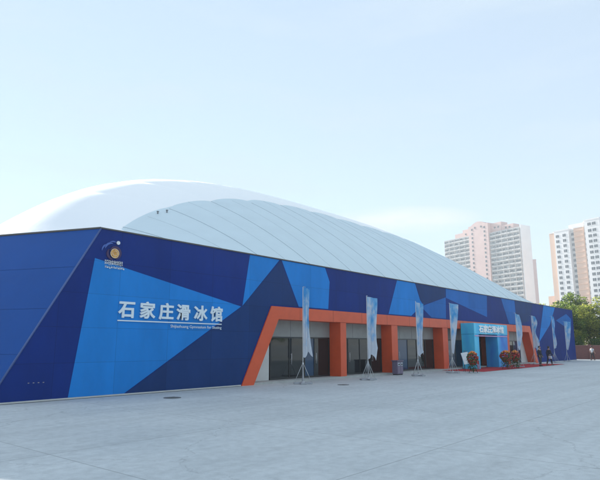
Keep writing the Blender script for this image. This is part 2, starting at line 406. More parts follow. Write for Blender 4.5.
m=MB(); arc(m,(ex-.12,ez+.08),.30,85,165,.05,.06,EB); arc(m,(ex-.2,ez+.0),.34,105,170,.04,.05,EB,y=-.03); arc(m,(ex-.05,ez+.12),.34,70,120,.03,.05,EB,y=-.02); m.build('blue_strokes',em)
rnd=random.Random(4)
m=MB()
for row,(z,h,x0,x1) in enumerate([(4.99,.17,11.28,12.05),(4.85,.09,11.30,12.12)]):
    x=x0
    while x<x1:
        wv=rnd.uniform(.03,.07)
        for k in range(3 if row==0 else 1):
            hh=h*rnd.uniform(.25,.5) if row==0 else h
            zz=z+(h*k/3 if row==0 else 0)
            m.box((x+rnd.uniform(0,.02),-.04-.002*k,zz),(x+wv,-.01,zz+hh*.5),SILVER,0,Matrix.Translation((x,0,zz))@Matrix.Rotation(rnd.uniform(-.6,.6),4,'Y')@Matrix.Translation((-x,0,-zz)))
        m.box((x,-.038,z),(x+.012,-.012,z+h),SILVER)
        x+=wv+.03
m.build('silver_lettering',em)
mpk=thing('marker_plates','row of four tiny white plates low on the navy wall','plates',(8.75,D,.62))
for k in range(4):
    m=MB(); m.box((k*.17,-.012,0),(k*.17+.05,-.003,.025),GREY); m.build('plate',mpk)

# ------------------------------------------------------------ inflatable-style entrance arch
ar=thing('entrance_arch','bright blue square entrance arch with white Chinese characters over the doors','arch',(43.43,18.2,0))
def print_mat(name,c1,c2,c3):
    m=bpy.data.materials.new(name); m.use_nodes=True; nt=m.node_tree; b=nt.nodes['Principled BSDF']; L=nt.links; N=nt.nodes.new
    tc=N('ShaderNodeTexCoord'); mp=N('ShaderNodeMapping'); mp.inputs['Scale'].default_value=(.5,.5,.18); L.new(tc.outputs['Object'],mp.inputs[0])
    n=N('ShaderNodeTexNoise'); n.inputs['Scale'].default_value=1.3; n.inputs['Detail'].default_value=4; n.inputs['Distortion'].default_value=.8; L.new(mp.outputs[0],n.inputs['Vector'])
    cr=N('ShaderNodeValToRGB'); e=cr.color_ramp.elements; e[0].position=.32; e[0].color=(*c1,1); e[1].position=.7; e[1].color=(*c3,1); q=e.new(.5); q.color=(*c2,1)
    L.new(n.outputs['Fac'],cr.inputs[0]); L.new(cr.outputs[0],b.inputs['Base Color']); b.inputs['Roughness'].default_value=.5
    return m
AP=print_mat('cyan arch print',(.03,.42,.85),(.06,.60,.92),(.25,.74,.95))
AQ=print_mat('deep blue arch print',(.01,.15,.66),(.02,.28,.80),(.05,.50,.90))
HA=3.66; WA=7.38; DA=1.1
m=MB(); m.box((0,0,0),(.95,DA,2.77),AP,.03); m.build('pier',ar)
m=MB(); m.box((5.0,0,0),(WA,DA,2.77),AQ,.03); m.build('pier',ar)
m=MB(); m.box((-.03,-.03,2.775),(WA+.03,DA+.0,HA),AP,.03); m.build('lintel',ar)
t=text_obj('石家庄滑冰馆',.62,.02,mat('arch white letters',(.95,.96,.97),.4),'arch_lettering',ar,(.9,-.06,2.98),sx=1.0,bold=.012)
bpy.context.view_layer.update(); t.scale.x=5.5/max(.1,t.dimensions.x)
m=MB(); m.box((.02,-.05,2.60),(WA-.1,-.035,2.68),mat('pink trim',(.6,.35,.6),.5)); 
m.build('trim_strip',ar)

# ------------------------------------------------------------ banner flags
def flag_cloth_mat(i):
    m=bpy.data.materials.new('printed flag cloth'); m.use_nodes=True; nt=m.node_tree; b=nt.nodes['Principled BSDF']; L=nt.links; N=nt.nodes.new
    tc=N('ShaderNodeTexCoord'); mp=N('ShaderNodeMapping'); mp.inputs['Scale'].default_value=(1.6,1.6,.9); mp.inputs['Location'].default_value=(i*3.1,i*1.7,i); L.new(tc.outputs['Object'],mp.inputs[0])
    n=N('ShaderNodeTexNoise'); n.inputs['Scale'].default_value=1.6; n.inputs['Detail'].default_value=3; n.inputs['Distortion'].default_value=.3; L.new(mp.outputs[0],n.inputs['Vector'])
    sx=N('ShaderNodeSeparateXYZ'); L.new(tc.outputs['Object'],sx.inputs[0])
    mr=N('ShaderNodeMapRange'); mr.inputs['From Min'].default_value=1.3; mr.inputs['From Max'].default_value=4.7; mr.inputs['To Min'].default_value=.22; mr.inputs['To Max'].default_value=-.06; L.new(sx.outputs['Z'],mr.inputs[0])
    ad=N('ShaderNodeMath'); L.new(n.outputs['Fac'],ad.inputs[0]); L.new(mr.outputs[0],ad.inputs[1])
    cr=N('ShaderNodeValToRGB'); e=cr.color_ramp.elements; e[0].position=.36; e[0].color=(.08,.40,.78,1); e[1].position=.66; e[1].color=(.72,.79,.87,1); q=e.new(.5); q.color=(.30,.58,.86,1)
    L.new(ad.outputs[0],cr.inputs[0]); L.new(cr.outputs[0],b.inputs['Base Color']); b.inputs['Roughness'].default_value=.75
    t=N('ShaderNodeBsdfTranslucent'); L.new(cr.outputs[0],t.inputs['Color']); mx=N('ShaderNodeMixShader'); mx.inputs[0].default_value=.35
    out=[x for x in nt.nodes if x.type=='OUTPUT_MATERIAL'][0]; L.new(b.outputs[0],mx.inputs[1]); L.new(t.outputs[0],mx.inputs[2]); L.new(mx.outputs[0],out.inputs['Surface'])
    return m
FM=[flag_cloth_mat(i) for i in range(4)]
POLE=mat('flag pole metal',(.62,.64,.66),.35,metal=.3)
# base parts built once
pr=MB(); pr.tube([(0,0,.06),(0,0,2.4),(0,0,4.72)],[.028,.024,.016],POLE,8); pr.tube([(0,0,4.70),(.02,0,4.74),(.2,0,4.73)],.01,POLE,6); pole_me=pr.build('pole').data
br_=MB()
for k in range(4):
    a=PI/4+k*PI/2; br_.tube([(.03*math.cos(a),.03*math.sin(a),.95),(.42*math.cos(a),.42*math.sin(a),.10)],.011,POLE,6)
br_.cyl((0,0,.97),.045,.09,POLE,10); brace_me=br_.build('brace').data
bs=MB()
BASE=mat('white water base',(.36,.38,.41),.5,var=.08,vscale=6)
for k in range(4):
    a=k*PI/2
    bs.box((.06,-.15,.0),(.47,.15,.085),BASE,.03,Matrix.Rotation(a+PI/4,4,'Z'))
bs.cyl((0,0,.06),.09,.12,POLE,12); base_me=bs.build('base').data
for n in ('pole','brace','base'): bpy.data.objects.remove(bpy.data.objects[n])
def profile(kind,t):
    """width and sideways drift of the cloth, t 0 at top .. 1 at bottom"""
    if kind==0: return .34+.16*t**2-.10*math.sin(PI*t), .03*math.sin(5*t)          # hanging nearly closed
    if kind==1: return (.60-.2*math.sin(PI*min(1,t*1.15))*t, .0) if t<.85 else (.588-.10*(t-.85)/.15,0)
    if kind==2: return .54-.20*t+.16*max(0,(t-.82))/.18, .02*math.sin(6*t)
    if kind==3: return .62*(1-t)**.6*.9+.16, .03*math.sin(4*t)
    if kind==4: return .12+.75*math.sin(PI*min(1,.12+.86*t))**.8, -.10*math.sin(PI*t)
    return .34+.14*math.sin(3*PI*t), .10*math.sin(2.5*t)
flags=[  # x, y, height scale, kind, heading of the cloth, top, bottom, label
 (21.63,18.0,1.02,0,-35,4.7,1.38,'nearest banner flag, its pale blue cloth furled narrow, before the first window bay'),
 (26.45,17.3,.985,1,-38,4.68,1.30,'wide pale blue banner flag in front of the second window bay'),
 (31.83,17.1,.985,2,-30,4.66,1.30,'pale blue banner flag with kicked out hem by the litter bin'),
 (36.68,17.05,1.02,3,-30,4.72,1.45,'banner flag tapering to a point just left of the blue arch'),
 (50.4,17.2,1.0,4,-25,4.65,1.55,'leaf shaped banner flag just right of the blue arch'),
 (58.2,18.3,1.02,5,-60,4.75,1.5,'narrow wavy banner flag by the slanted right orange post'),
 (66.2,18.6,1.08,5,-20,4.75,1.5,'wavy banner flag rising behind the two dark dressed people'),
 (72.3,18.9,1.0,3,-50,4.75,1.5,'farthest banner flag at the right end of the blue wall')]
for i,(x,y,hs,kd,hd,zt,zb,lab) in enumerate(flags):
    t=thing('banner_flag',lab,'flag',(x,y,0),R(15*i),'banner flags standing along the front of the hall')
    for nm,me in (('pole',pole_me),('brace',brace_me),('base',base_me)):
        o=bpy.data.objects.new(nm,me); col.objects.link(o); o.parent=t
        if nm!='base': o.scale=(1,1,hs)
    m=MB(); nx,nz=14,60; rr=random.Random(i*7+1); ph=rr.uniform(0,6); k=m.mi(FM[i%4]); G=[]
    dx,dy=math.cos(R(hd-15*i)),math.sin(R(hd-15*i))
    for a in range(nz+1):
        tt=a/nz; W,dr_=profile(kd,tt); row=[]
        for b_ in range(nx+1):
            u_=b_/nx
            z=(zt-(zt-zb)*tt)*hs
            z-=.10*u_*(1-tt)+ (.14*math.sin(7*u_+ph)*(tt>.9)*(tt-.9)*10 if True else 0) + .5*u_*max(0,tt-.8)*(1 if i%2 else -.5)
            fold=(.055+.07*tt)*math.sin(u_*(7+3*(kd%3))+ph+tt*2.2)*min(1,u_*3)+.03*noise(Vector((u_*3,tt*6,i)))
            lx=.03+u_*W+dr_*u_
            row.append(m.bm.verts.new((lx*dx-fold*dy,lx*dy+fold*dx,z)))
        G.append(row)
    for a in range(nz):
        for b_ in range(nx):
            f=m.bm.faces.new([G[a][b_],G[a][b_+1],G[a+1][b_+1],G[a+1][b_]]); f.material_index=k; f.smooth=True
    m.build('banner',t)

# ------------------------------------------------------------ flower baskets
LEAFG=mat('basket foliage',(.03,.09,.02),.7,c2=(.06,.14,.03),vscale=9)
FR=mat('red flowers',(.30,.012,.02),.6,c2=(.55,.05,.03),vscale=14); FO_=mat('orange flowers',(.75,.25,.04),.6); FP=mat('dark stand',(.05,.03,.03),.6)
BASK=mat('wicker',(.30,.17,.08),.8,bump=.5,bscale=60)
fb=thing('flower_basket','tall basket of red and orange flowers on a stand before left arch pier','flower basket',(37.9,16.1,0),0,'flower baskets at the entrance')
m=MB()
for k in range(3):
    a=k*2*PI/3+.4; m.tube([(.10*math.cos(a),.10*math.sin(a),.75),(.14*math.cos(a),.14*math.sin(a),.4),(.33*math.cos(a),.33*math.sin(a),.0)],.018,FP,6)
m.tube([(.2*math.cos(R(x)),.2*math.sin(R(x)),.28) for x in range(0,361,20)],.01,FP,5)
m.build('stand',fb)
m=MB(); m.cyl((0,0,.66),.12,.3,BASK,18,r2=.22); m.tube([(.23*math.cos(R(x)),.23*math.sin(R(x)),.81) for x in range(0,361,20)],.018,BASK,6); m.build('basket',fb)
rr=random.Random(3)
m=MB()
for k in range(330):
    a=rr.uniform(0,2*PI); h=rr.uniform(-.75,1); r=.46*math.sqrt(max(0,1-max(h,0)**2))*rr.uniform(.75,1.05)
    if h<0: r*=(1+h*.75)
    p=(r*math.cos(a),r*math.sin(a)*.75,.93+h*.52)
    mm=FO_ if (h>.72 and rr.random()<.85) else (FR if rr.random()<.72 else LEAFG)
    m.ball(p,rr.uniform(.045,.075),mm,1,(1,1,.8))
m.build('flowers',fb)
m=MB()
for k in range(260):
    a=rr.uniform(0,2*PI); z=rr.uniform(.18,1.0); r=rr.uniform(.18,.38)
    c=Vector((r*math.cos(a),r*math.sin(a),z)); d=Vector((math.cos(a),math.sin(a),rr.uniform(-1.5,.3))).normalized()*.2; s_=Vector((-math.sin(a),math.cos(a),0))*.03
    m.face([c,c+d*.5+s_,c+d,c+d*.5-s_],LEAFG)
m.build('leaves',fb)
m=MB()
for s_ in (-1,1):
    pts=[(s_*.08,-.36,.85),(s_*.12,-.40,.6),(s_*.1,-.41,.3)]
    for i in range(2):
        a_,b_=Vector(pts[i]),Vector(pts[i+1]); m.box((min(a_.x,b_.x)-.03,min(a_.y,b_.y)-.004,b_.z),(max(a_.x,b_.x)+.03,max(a_.y,b_.y)+.004,a_.z),mat('red ribbon',(.5,.02,.02),.5))
m.build('ribbon',fb)
for x,y,l in ((45.7,16.6,'red flower basket with orange top, first one right of the arch'),(47.3,16.4,'red flower basket with orange top beneath the leaf shaped flag')):
    c=copy_tree(fb); c.location=(x,y,0); c['label']=l; c.rotation_euler.z=x
# ------------------------------------------------------------ litter bin
lb=thing('litter_bin','grey double litter bin with pale openings between two orange pillars','litter bin',(32.15,18.75,0))
BN=mat('bin plum grey',(.16,.13,.20),.5,var=.12,vscale=5)
m=MB(); m.box((-.36,-.2,.06),(.36,.2,.86),BN,.02); m.box((-.4,-.24,.86),(.4,.24,.93),BN,.02); m.box((-.33,-.17,0),(.33,.17,.06),DARK); m.build('body',lb)
for s_ in (-1,1):
    m=MB(); m.box((s_*.18-.12,-.215,.58),(s_*.18+.12,-.195,.78),mat('bin pale panel',(.5,.55,.62),.5),.004); m.box((s_*.18-.08,-.222,.63),(s_*.18+.08,-.212,.71),DARK); m.build('opening',lb)
    m=MB(); m.box((s_*.18-.14,-.21,.12),(s_*.18+.14,-.195,.52),mat('bin door',(.2,.16,.24),.45),.004); m.build('door',lb)
# ------------------------------------------------------------ leaning notice board
nb=thing('notice_stand','white notice board on tilted easel between flag and blue arch','notice stand',(39.1,17.0,0),R(-38))
m=MB()
T=Matrix.Translation((0,0,.55))@Matrix.Rotation(R(-14),4,'X')@Matrix.Rotation(R(-9),4,'Y')
m.box((-.28,-.02,0),(.28,.01,.85),mat('notice board white',(.72,.75,.78),.5,var=.08,vscale=7),.008,T); m.build('board',nb)
m=MB(); m.tube([(-.24,-.05,0),(-.2,.1,.8),(-.1,.28,1.5)],.015,FP,6); m.tube([(.24,-.05,0),(.2,.1,.8),(.1,.28,1.5)],.015,FP,6); m.tube([(0,.62,0),(0,.28,1.5)],.015,FP,6); m.build('easel',nb)

# ------------------------------------------------------------ people
SKIN=mat('skin',(.45,.27,.19),.55); HAIR=mat('black hair',(.015,.013,.012),.5); SHOE=mat('black shoe',(.02,.02,.02),.45)
def skin_mesh(chains,m,name,parent,sub=1):
    """chains: list of (points, radii, parent index into first chain or None) joined into one skinned figure"""
    verts=[];edges=[];rad=[]
    key={}
    for pts,rs in chains:
        prev=None
        for p,r in zip(pts,rs):
            kk=tuple(round(a,4) for a in p)
            if kk not in key: key[kk]=len(verts); verts.append(p); rad.append(r)
            i=key[kk]
            if prev is not None and prev!=i: edges.append((prev,i))
            prev=i
    me=bpy.data.meshes.new(name); me.from_pydata(verts,edges,[]); o=bpy.data.objects.new(name,me); col.objects.link(o)
    sk=o.modifiers.new('s','SKIN'); sk.use_smooth_shade=True
    ly=me.skin_vertices[0].data
    for i,r in enumerate(rad):
        ly[i].radius=(r if isinstance(r,tuple) else (r,r)); ly[i].use_root=(i==0)
    sb=o.modifiers.new('u','SUBSURF'); sb.levels=sub; sb.render_levels=sub
    bpy.context.view_layer.update()
    dg=bpy.context.evaluated_depsgraph_get(); me2=bpy.data.meshes.new_from_object(o.evaluated_get(dg))
    bpy.data.objects.remove(o); me2.materials.clear(); me2.materials.append(m)
    for p in me2.polygons: p.use_smooth=True
    n=bpy.data.objects.new(name,me2); col.objects.link(n); n.parent=parent; return n
def person(loc,rz,label,top,bottom,stride=.0,bag=False,arm=.1,bend=.15,sleeves=True,h=1.0):
    t=thing('person',label,'person',loc,R(rz)); t.scale=(h,h,h)
    hip=(0,0,.93); ch=(0,.0,1.28); neck=(0,.0,1.46); nk=(0,.01,1.52); 
    def arms(s_,sw):
        sh=(s_*.19,0,1.41); el=(s_*.24,-sw*.5+.03,1.13); wr=(s_*.23,-sw-bend,.90)
        return sh,el,wr
    def legs(s_,st):
        hp=(s_*.09,0,.88); kn=(s_*.10,-st*.55-.03,.49); an=(s_*.10,-st+.02,.09)
        return hp,kn,an
    ch_=[([hip,(0,0,1.1),ch,neck,nk,(0,-.005,1.6)],[(.15,.11),(.13,.095),(.155,.10),(.09,.07),.052,.05])]
    hands=[]
    for s_,sw,st in ((-1,arm,stride),(1,-arm,-stride)):
        sh,el,wr=arms(s_,sw); ch_.append(([neck,sh,el,wr],[(.09,.07),.056,.042,.028]))
        d=(Vector(wr)-Vector(el)).normalized(); pm=Vector(wr)+d*.05; pe=Vector(wr)+d*.09
        ch_.append(([wr,tuple(pm),tuple(pe)],[.028,(.03,.017),(.032,.013)]))
        for q,(off,ln) in enumerate(((-.027,.062),(-.009,.075),(.009,.07),(.026,.055))):
            b0=pe+Vector((0,off,0)); b1=b0+d*ln*.55; b2=b0+d*ln+Vector((-s_*.012,0,0))
            ch_.append(([tuple(pe),tuple(b0),tuple(b1),tuple(b2)],[(.03,.013),.010,.0085,.007]))
        tb=pm+Vector((-s_*.005,-.032,-.005)); ch_.append(([tuple(pm),tuple(tb),tuple(tb+d*.04+Vector((0,-.012,0)))],[(.03,.017),.011,.009]))
        hp,kn,an=legs(s_,st); ch_.append(([hip,hp,kn,an],[(.15,.11),.082,.056,.04]))
    skin_mesh(ch_,SKIN,'body',t)
    bod=[o for o in t.children if o.name.startswith('body')][0]
    # head joined into the body mesh
    m=MB()
    c=Vector((0,-.015,1.665))
    m.ball(c,.1,SKIN,3,(.80,.98,1.18)); m.ball(c+Vector((0,-.045,-.05)),.062,SKIN,2,(.85,.8,.9))
    m.ball(c+Vector((0,-.105,-.012)),.016,SKIN,1,(.8,1.1,1.4))
    for s_ in (-1,1):
        m.ball(c+Vector((s_*.082,.005,-.01)),.022,SKIN,1,(.4,.8,1.2)); m.ball(c+Vector((s_*.032,-.089,.012)),.010,DARK,1,(1.2,.5,.6))
    m.ball(c+Vector((0,-.097,-.055)),.016,mat('lips',(.35,.12,.1),.5),1,(1.3,.4,.35))
    hd=m.build('head_tmp')
    bm=bmesh.new(); bm.from_mesh(bod.data); n0=len(bod.data.materials)
    b2=bmesh.new(); b2.from_mesh(hd.data)
    for mm in hd.data.materials:
        bod.data.materials.append(mm)
    mp={v:bm.verts.new(v.co) for v in b2.verts}
    for f in b2.faces:
        g_=bm.faces.new([mp[v] for v in f.verts]); g_.material_index=f.material_index+n0; g_.smooth=True
    bm.to_mesh(bod.data); bm.free(); b2.free(); bpy.data.objects.remove(hd)
    m=MB(); m.ball(c+Vector((0,.018,.03)),.108,HAIR,3,(.86,.98,1.1)); 
    for v in list(m.bm.verts):
        if v.co.y<c.y-.055 and v.co.z<c.z+.075: v.co.y=c.y-.05
    m.build('hair',t)
    # jacket
    jc=[([(0,0,.88),(0,0,1.1),ch,(0,0,1.43),(0,.01,1.475)],[(.175,.13),(.158,.12),(.18,.125),(.11,.088),.068])]
    for s_,sw in ((-1,arm),(1,-arm)):
        sh,el,wr=arms(s_,sw); e2=Vector(el).lerp(Vector(wr),.92 if sleeves else .0); 
        jc.append(([(0,0,1.43),sh,tuple(Vector(sh).lerp(Vector(el),.95)),tuple(e2)] if sleeves else [(0,0,1.43),sh,tuple(Vector(sh).lerp(Vector(el),.8))],[(.11,.088),.072,.058,.044][:4 if sleeves else 3]))
    skin_mesh(jc,top,'jacket' if sleeves else 'shirt',t)
    tr=[]
    for s_,st in ((-1,stride),(1,-stride)):
        hp,kn,an=legs(s_,st); tr.append(([(0,0,.95),hp,kn,tuple(Vector(an)+Vector((0,0,.03)))],[(.165,.12),.10,.073,.062]))
    skin_mesh(tr,bottom,'trousers',t)
    for s_,st in ((-1,stride),(1,-stride)):
        hp,kn,an=legs(s_,st); m=MB(); m.box((an[0]-.045,an[1]-.19,0),(an[0]+.045,an[1]+.07,.085),SHOE,.03); m.build('shoe',t)
    return t
BLK=mat('black cloth',(.018,.018,.024),.85,var=.3,vscale=10); NVY=mat('dark navy cloth',(.02,.025,.05),.85,var=.2,vscale=10)
WHT=mat('white shirt cloth',(.72,.74,.76),.8,var=.05,vscale=10); GRY=mat('charcoal cloth',(.05,.05,.055),.85,var=.2,vscale=10)
person((53.3,16.25,.02),-20,'person in dark jacket and trousers standing at the red carpet end, near flag',BLK,GRY,.03,arm=.02,bend=.1)
p2=person((56.4,16.35,0),60,'person in dark clothes walking with a pale bag just right of the carpet',NVY,BLK,.22,arm=.12)
tb=thing('shoulder_bag','pale bag held at the side of the walking person in dark clothes','bag',(56.16,16.2,0),R(60))
m=MB(); m.box((-.16,-.06,.62),(.16,.06,.88),mat('pale bag cloth',(.65,.68,.7),.7),.03); m.build('bag_body',tb)
m=MB(); m.tube([(-.1,0,.86),(-.07,0,1.0),(.07,0,1.0),(.1,0,.86)],.01,mat('pale bag cloth',(0,0,0)),6); m.build('handle',tb)
person((79.3,17.7,0),70,'person in white shirt and dark trousers walking past the red brick wall',WHT,BLK,.2,arm=.12,sleeves=False)

# ------------------------------------------------------------ trees
BARK=mat('bark',(.10,.075,.05),.9,var=.3,vscale=6,bump=.8,bscale=12,dist=.03)
LV=[mat('leaf light green',(.26,.27,.05),.5,transl=(.5,(.62,.66,.12)),var=.25,vscale=.8),mat('leaf mid green',(.12,.18,.03),.5,transl=(.45,(.34,.46,.07)),var=.25,vscale=.8),mat('leaf dark green',(.04,.08,.018),.5,transl=(.35,(.11,.20,.03)),var=.25,vscale=.8)]
def make_tree(seed,H=9.,Rr=3.6,cb=.18,mix=(.5,.35,.15),n=9000,ls=.17):
    rr=random.Random(seed); tr=MB(); cr=MB(); cr.fix=False
    tr.tube([(0,0,-.1),(.05,.03,H*.2),(-.05,.1,H*.45),(.1,0,H*.8)],[.26,.2,.15,.05],BARK,10)
    tips=[]
    for k in range(16):
        a=k*2.4+rr.uniform(-.3,.3); z0=H*rr.uniform(.14,.65); z1=z0+H*rr.uniform(.08,.28); r=Rr*rr.uniform(.55,.85)*(1-.45*max(0,z1/H-.5)*2*.8)
        m_=Vector((math.cos(a)*r*.5,math.sin(a)*r*.5,(z0+z1)/2-.1)); e=Vector((math.cos(a)*r,math.sin(a)*r,z1))
        tr.tube([(0,0,z0),m_,e],[.09,.06,.02],BARK,6); tips.append(e)
        for q in range(2):
            e2=m_+Vector((rr.uniform(-1,1),rr.uniform(-1,1),rr.uniform(.2,1.2)))*.9; tr.tube([m_,e2],[.035,.012],BARK,5); tips.append(e2)
    # clumps
    cl=[]
    for t in tips: cl.append((t,rr.uniform(.6,1.15)))
    for k in range(34):
        a=rr.uniform(0,2*PI); u=rr.uniform(-1,1); ph=math.sqrt(1-u*u)
        zc=H*(cb+(1-cb)/2); rad=rr.uniform(.6,1.0)
        p=Vector((Rr*.9*ph*math.cos(a)*rad,Rr*.9*ph*math.sin(a)*rad,zc+u*(H*(1-cb)/2)*.88*rad)); cl.append((p,rr.uniform(.5,1.2)))
    cl.append((Vector((0,0,H*.9)),.9))
    tot=sum(r**2 for _,r in cl); ks=[cr.mi(m) for m in LV]
    for p,r in cl:
        w0=rr.random(); mi=0 if w0<mix[0] else 1 if w0<mix[0]+mix[1] else 2
        for j in range(int(n*r*r/tot)):
            d=Vector((rr.gauss(0,1),rr.gauss(0,1),rr.gauss(0,1))).normalized()*r*rr.uniform(.35,1.08)**.6
            c=p+Vector((d.x,d.y,d.z*.75))
            a=Vector((rr.gauss(0,1),rr.gauss(0,1),rr.gauss(0,.6))).normalized(); b=a.cross(Vector((rr.gauss(0,1),rr.gauss(0,1),rr.gauss(0,1)))).normalized()
            s=ls*rr.uniform(.6,1.25)
            vs=[cr.bm.verts.new(q) for q in (c-a*s,c-b*s*.45+a*s*.1,c+a*s,c+b*s*.45+a*s*.1)]
            f=cr.bm.faces.new(vs); f.material_index=ks[mi if rr.random()<.75 else rr.randrange(3)]
    root=thing('tree','x','tree'); to=tr.build('trunk',root); co=cr.build('crown',root)
    return root
tA=make_tree(11,9.2,3.7,.12,(.6,.3,.1),14000); tB=make_tree(23,8.6,3.4,.1,(.35,.4,.25),13000); tC=make_tree(37,9.8,3.9,.12,(.15,.45,.4),14000)
TG='trees behind the brick wall'
spots=[(tA,87.5,27.2,.86,'yellow green tree leaning over the far right corner of the hall'),
 (tB,90.0,23.6,.98,'bushy mid green tree beside the corner of the blue hall'),
 (tC,96.0,24.0,1.08,'tall darker tree standing in the second row behind the wall'),
 (tA,93.0,19.2,1.02,'pale green tree behind the wall at the right edge of view'),
 (tB,98.5,17.0,1.1,'round green tree at the far right edge, second row'),
 (tC,91.5,14.6,.95,'dark green tree cut off by the right edge of view'),
 (tA,100,29.5,1.0,'light green tree farthest back, showing above the hall corner')]
used=set()
for i,(src,x,y,sz,lab) in enumerate(spots):
    if src in used: o=copy_tree(src)
    else: o=src; used.add(src)
    o.location=(x,y,0); o.rotation_euler.z=i*1.3; o.scale=(sz,sz,sz); tag(o,lab,'tree',TG)
# shrubs along the wall
def shrub(x,y,h,seed,lab):
    rr=random.Random(seed); cr=MB(); cr.fix=False; ks=[cr.mi(m) for m in LV]; st=MB()
    for k in range(6):
        a=k*1.05; st.tube([(0,0,0),(.4*math.cos(a),.4*math.sin(a),h*.7)],[.03,.01],BARK,5)
    for j in range(2600):
        a=rr.uniform(0,2*PI); z=rr.uniform(.1,1); r=1.25*math.sqrt(max(0,1-(z*1.0-.45)**2*2.2))*rr.uniform(.5,1.05)
        c=Vector((r*math.cos(a),r*math.sin(a),z*h*(.85+.2*noise(Vector((a,seed,0)))))); u=Vector((rr.gauss(0,1),rr.gauss(0,1),rr.gauss(0,1))).normalized(); v=u.cross(Vector((rr.gauss(0,1),rr.gauss(0,1),1))).normalized(); s=.13*rr.uniform(.6,1.2)
        f=cr.bm.faces.new([cr.bm.verts.new(q) for q in (c-u*s,c-v*s*.5,c+u*s,c+v*s*.5)]); f.material_index=ks[rr.choice((1,2,2))]
    t=thing('shrub',lab,'shrub',(x,y,0),0,'shrubs behind the brick wall'); st.build('stem',t); cr.build('foliage',t)
for k,(x,y,lab) in enumerate([(86.2,24.2,'dark shrub showing over the wall right beside the hall corner'),(86.8,21.4,'dark shrub showing over the wall, second from the hall corner'),(87.3,18.8,'dark shrub showing over the wall, third from the hall corner'),(87.8,16.2,'dark shrub showing over the wall by the right edge of view')]):
    shrub(x,y,3.2,k+5,lab)
# brick wall
def brick_mat():
    m=bpy.data.materials.new('red brick'); m.use_nodes=True; nt=m.node_tree; b=nt.nodes['Principled BSDF']; L=nt.links; N=nt.nodes.new
    tc=N('ShaderNodeTexCoord'); sx=N('ShaderNodeSeparateXYZ'); L.new(tc.outputs['Object'],sx.inputs[0]); cb=N('ShaderNodeCombineXYZ'); L.new(sx.outputs['X'],cb.inputs['X']); L.new(sx.outputs['Z'],cb.inputs['Y'])
    br=N('ShaderNodeTexBrick'); br.inputs['Scale'].default_value=1; br.inputs['Brick Width'].default_value=.24; br.inputs['Row Height'].default_value=.075; br.inputs['Mortar Size'].default_value=.008
    br.inputs['Color1'].default_value=(.20,.055,.045,1); br.inputs['Color2'].default_value=(.27,.08,.06,1); br.inputs['Mortar'].default_value=(.25,.2,.18,1)
    L.new(cb.outputs[0],br.inputs['Vector']); L.new(br.outputs['Color'],b.inputs['Base Color']); b.inputs['Roughness'].default_value=.9; return m
BRK=brick_mat()
a=Vector((82.5,26,0)); b=Vector((86.8,8,0)); d=b-a; ang=math.atan2(d.y,d.x)
bwl=thing('brick_wall','low red brick boundary wall running right from behind the hall','wall',a,ang)
m=MB(); m.box((0,-.12,0),(d.length,.12,1.8),BRK); m.build('wall_face',bwl)
m=MB(); m.box((-.05,-.17,1.801),(d.length,.17,1.88),mat('brick wall cap',(.3,.16,.13),.8)); m.build('coping',bwl)
for k in range(6):
    m=MB(); m.box((k*3.6-.2,-.2,0),(k*3.6+.2,.2,1.98),BRK); m.build('pier',bwl)

# ------------------------------------------------------------ towers
PINK=mat('pink tower render',(.70,.50,.45),.8,var=.05,vscale=.2); TWH=mat('white tower render',(.78,.75,.73),.8,var=.04,vscale=.2)
TGR=mat('grey tower render',(.56,.54,.52),.8,var=.06,vscale=.3); TOR=mat('tan tower render',(.70,.48,.36),.8,var=.05,vscale=.2); TGL=mat('tower window glass',(.04,.055,.07),.3,c2=(.12,.15,.17),vscale=.35,thr=(.42,.6))
TBD=mat('balcony parapet',(.46,.46,.45),.8,c2=(.70,.67,.63),vscale=.45,thr=(.4,.6))
TBAL=mat('balcony glazing',(.10,.13,.14),.3,c2=(.34,.36,.36),vscale=.5,thr=(.4,.6))
WINCACHE={}
def win_mesh(w,h):
    if (w,h) not in WINCACHE:
        m=MB(); m.box((-w/2,-.05,0),(w/2,.04,h),TGL); 
        m.box((-.04,-.08,0),(.04,-.051,h),TWH)
        m.box((-w/2-.08,-.14,-.14),(w/2+.08,.04,-.001),TWH)
        o=m.build('window'); WINCACHE[(w,h)]=o.data; bpy.data.objects.remove(o)
    return WINCACHE[(w,h)]
def windows(root,wins):
    """the hundred uppermost windows as parts, the others as one"""
    wins=sorted(wins,key=lambda q:-q[2])
    for x,y,z,w,h in wins[:100]:
        o=bpy.data.objects.new('window',win_mesh(w,h)); col.objects.link(o); o.parent=root; o.location=(x,y,z)
    if wins[100:]:
        m=MB()
        for x,y,z,w,h in wins[100:]:
            m.box((x-w/2,y-.05,z),(x+w/2,y+.04,z+h),TGL); m.box((x-w/2-.08,y-.14,z-.14),(x+w/2+.08,y+.04,z-.001),TWH)
        o=m.build('windows',root); o['kind']='stuff'
